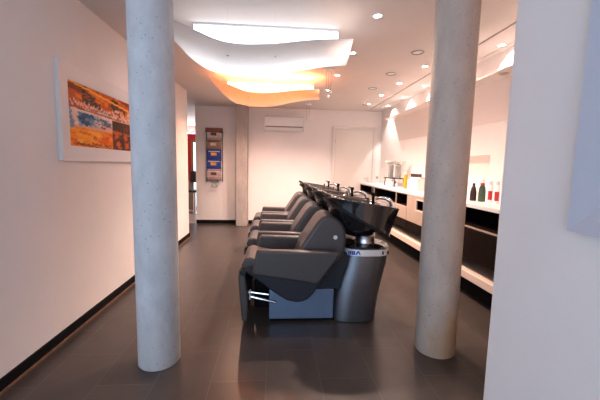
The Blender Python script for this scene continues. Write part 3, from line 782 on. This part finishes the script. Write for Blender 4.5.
# yellow bottle and carton of small bottles
bottle('hairspray_bottle', 2.10, 5.06, [(.030, 0), (.033, .006), (.033, .20), (.026, .225), (.016, .235)], M['yellow'], 'tall yellow-orange bottle beside the white carton', None,
       [('cap', [(.018, .235), (.019, .265), (.014, .27)], M['porcelain'])])
R = empty('display_carton', (2.16, 4.83, ZW), 'white open display carton standing on the worktop', 'carton')
bm = bmesh.new(); box(bm, -.06, -.054, -.20, .17, 0, .16); box(bm, .054, .06, -.20, .17, 0, .20); box(bm, -.054, .054, -.20, -.194, 0, .18); box(bm, -.054, .054, .164, .17, 0, .18); box(bm, -.054, .054, -.194, .164, 0, .006)
link('carton_body', bm, M['carton'], R)
link('printed_mark', B(-.0625, -.06, -.06, .03, .05, .11), M['pink'], R)
for k in range(6):
    y = 4.83-.165+.0596*k
    bottle('tonic_bottle', 2.16, y, [(.022, 0), (.025, .004), (.025, .17), (.016, .188)], M['bottle_white'],
           'small white bottle with brown cap in the display carton, %s from the near end' % order[k], 'brown-capped bottles in the carton',
           [('cap', [(.016, .188), (.019, .190), (.019, .236), (.016, .240)], M['capbrown'])]).location.z = ZW+.007
# glass vases with blossoms on a dark two-tier stand
def vase(x, y, h, label, seed):
    rn = random.Random(seed)
    R = empty('glass_vase', (x, y, ZW+.155), label, 'vase', 'glass vases with white blossoms')
    r0 = .055
    bm = bmesh.new(); lathe(bm, [(r0*.75, 0), (r0*.85, .012), (r0*.9, h), (r0*.9-.004, h), (r0*.85-.004, .016), (r0*.5, .012)], n=24, cap1=True); link('vase_glass', bm, M['glass'], R)
    for k in range(6):
        a = 6.28*k/6+rn.random()*.5; ex, ey = .070*math.cos(a)*(.5+.5*(k % 2)), .085*math.sin(a)
        bm = bmesh.new(); tube(bm, smoothpath([(0.01*math.cos(a), .01*math.sin(a), .02), (ex*.3, ey*.3, h*.7), (ex, ey, h+.05)], 4), .0035, 6); st = link('stem', bm, M['stem'], R)
        bm = bmesh.new()
        for j in range(9):
            c = Vector((ex+rn.uniform(-.04, .04), ey+rn.uniform(-.04, .04), h+.03+rn.uniform(-.02, .05)))
            for p_ in range(5):
                t = 6.28*p_/5+rn.random(); d = Vector((math.cos(t), math.sin(t), rn.uniform(-.4, .6))).normalized(); e = d.cross(Vector((0, 0, 1))).normalized(); nn = d.cross(e)*.004
                v = [bm.verts.new(c), bm.verts.new(c+d*.014+e*.012+nn), bm.verts.new(c+d*.030), bm.verts.new(c+d*.014-e*.012+nn)]; bm.faces.new(v)
                v2 = [bm.verts.new(c+nn*.5), bm.verts.new(c+d*.014-e*.012+nn*1.4), bm.verts.new(c+d*.030+nn*.5), bm.verts.new(c+d*.014+e*.012+nn*1.4)]; bm.faces.new(v2)
        link('blossom', bm, M['petal'], st)
        bm = bmesh.new()
        for j in range(4):
            c = Vector((ex*.9, ey*.9, h+.02)); t = rn.random()*6.28; d = Vector((math.cos(t), math.sin(t), .2)); e = d.cross(Vector((0, 0, 1))).normalized()
            v = [bm.verts.new(c), bm.verts.new(c+d*.03+e*.012), bm.verts.new(c+d*.062), bm.verts.new(c+d*.03-e*.012)]; bm.faces.new(v)
        link('leaf', bm, M['leaf'], st)
    return R
R = empty('vase_stand', (2.13, 5.66, ZW), 'dark low stand with feet carrying the two glass vases', 'stand')
link('tray', B(-.10, .10, -.27, .27, .140, .155), M['black'], R, .003)
for s in (-1, 1):
    for q_ in (-1, 1):
        bm = bmesh.new(); tube(bm, [(q_*.075, s*.24, .14), (q_*.085, s*.26, .004)], .008, 8); link('foot', bm, M['black'], R)
vase(2.13, 5.83, .23, 'glass vase with white blossoms, the farther one near the door', 4)
vase(2.13, 5.49, .21, 'glass vase with white blossoms, the nearer one beside the yellow bottle', 9)
o = bmesh.new(); lathe(o, [(.03, 0), (.035, .008), (.075, .05), (.088, .10), (.084, .10), (.070, .052), (.02, .014)], n=32)
o = link('white_bowl', o, M['porcelain'], loc=(2.12, 5.72, ZW+.0005)); tag(o, 'white porcelain bowl standing beneath the vase stand', 'bowl')
o = bmesh.new(); lathe(o, [(.03, 0), (.032, .008), (.036, .09), (.033, .09), (.028, .012), (.01, .010)], n=24)
o = link('chrome_cup', o, M['chrome'], loc=(2.11, 5.50, ZW+.0005)); tag(o, 'small chrome cup beside the white bowl', 'cup')

# ------------------------------------------------------------------ hall seen through the opening on the left
R = empty('red_partition', (-2.35, 9.3, 0), 'red partition wall on a pale base in the hall beyond the opening', 'partition')
link('red_panel', B(-.65, .30, 0, .08, .82, 2.12), M['red'], R); link('base_panel', B(-.65, .30, -.01, .09, 0, .82), M['cabinet'], R)
R = empty('hall_glass_door', (-2.235, 9.22, 0), 'oak-framed glass door leaning open in front of the red partition', 'door')
bm = bmesh.new(); box(bm, -.13, -.07, -.03, .03, 0, 1.95); box(bm, .60, .66, -.03, .03, 0, 1.95); box(bm, -.07, .60, -.03, .03, 1.89, 1.95); box(bm, -.07, .60, -.03, .03, 0, .10)
link('door_frame', bm, M['doorwood'], R); link('pane', B(-.07, .60, -.005, .005, .10, 1.89), M['pane'], R)
R = empty('styling_chair', (-2.14, 8.6, 0), 'dark styling chair with chrome frame in the hall', 'chair')
link('seat', B(-.20, .20, -.22, .22, .56, .62), M['leather'], R, .02)
bm = bmesh.new(); prism(bm, [(.19, .80), (.23, .80), (.29, 1.10), (.25, 1.11)], -.17, .17, 'x'); link('backrest', bm, M['leather'], R, .015)
for s in (-1, 1):
    bm = bmesh.new(); tube(bm, smoothpath([(s*.24, -.22, .66), (s*.25, -.20, .88), (s*.25, .10, .90), (s*.24, .22, .80)], 4), .016, 8); link('armrest', bm, M['chrome'], R)
bm = bmesh.new(); lathe(bm, [(.24, 0), (.24, .02), (.05, .05), (.035, .10), (.035, .56)], n=28); link('pump_base', bm, M['chrome'], R)

# ------------------------------------------------------------------ light
w = bpy.data.worlds.new('world'); sc.world = w; w.use_nodes = True
w.node_tree.nodes['Background'].inputs[0].default_value = (.55, .72, 1, 1); w.node_tree.nodes['Background'].inputs[1].default_value = .5
def area(name, loc, rot, sx, sy, power, col):
    l = bpy.data.lights.new(name, 'AREA'); l.shape = 'RECTANGLE'; l.size = sx; l.size_y = sy; l.energy = power; l.color = col
    o = bpy.data.objects.new(name, l); C.objects.link(o); o.location = loc; o.rotation_euler = rot
    return o
area('daylight_front', (-1.55, -2.52, 1.35), (math.radians(90), 0, 0), 4.0, 1.9, 72, (.62, .78, 1))
area('daylight_left', (-4.15, -.35, 1.35), (math.radians(90), 0, math.radians(-90)), 3.0, 1.9, 29, (.55, .74, 1))
area('hall_light_added', (-2.9, 11.05, 1.57), (math.radians(-90), 0, 0), 1.6, 1.5, 80, (.9, .93, 1))  # area light added behind the made-up hall window

# ------------------------------------------------------------------ camera
cam = bpy.data.cameras.new('camera'); co = bpy.data.objects.new('camera', cam); C.objects.link(co)
cam.sensor_width = 36; cam.lens = 19.2; cam.clip_start = .02
r_ = Vector((.99705504, -.07391002, .02045848)); u_ = Vector((-.01246099, .10708881, .99417137)); f_ = Vector((.0756701, .99149851, -.10585244))
mt = Matrix((( r_.x, u_.x, -f_.x, 0), (r_.y, u_.y, -f_.y, 0), (r_.z, u_.z, -f_.z, 1.3), (0, 0, 0, 1)))
co.matrix_world = mt
sc.camera = co
sc.view_settings.view_transform = 'Standard'; sc.view_settings.look = 'None'; sc.view_settings.gamma = 1; sc.view_settings.use_curve_mapping = False
sc.view_settings.exposure = 0.50
sc.cycles.use_denoising = True; sc.cycles.max_bounces = 8; sc.cycles.diffuse_bounces = 5; sc.cycles.glossy_bounces = 4; sc.cycles.transmission_bounces = 6
sc.cycles.sample_clamp_indirect = 6; sc.cycles.caustics_reflective = False; sc.cycles.caustics_refractive = False
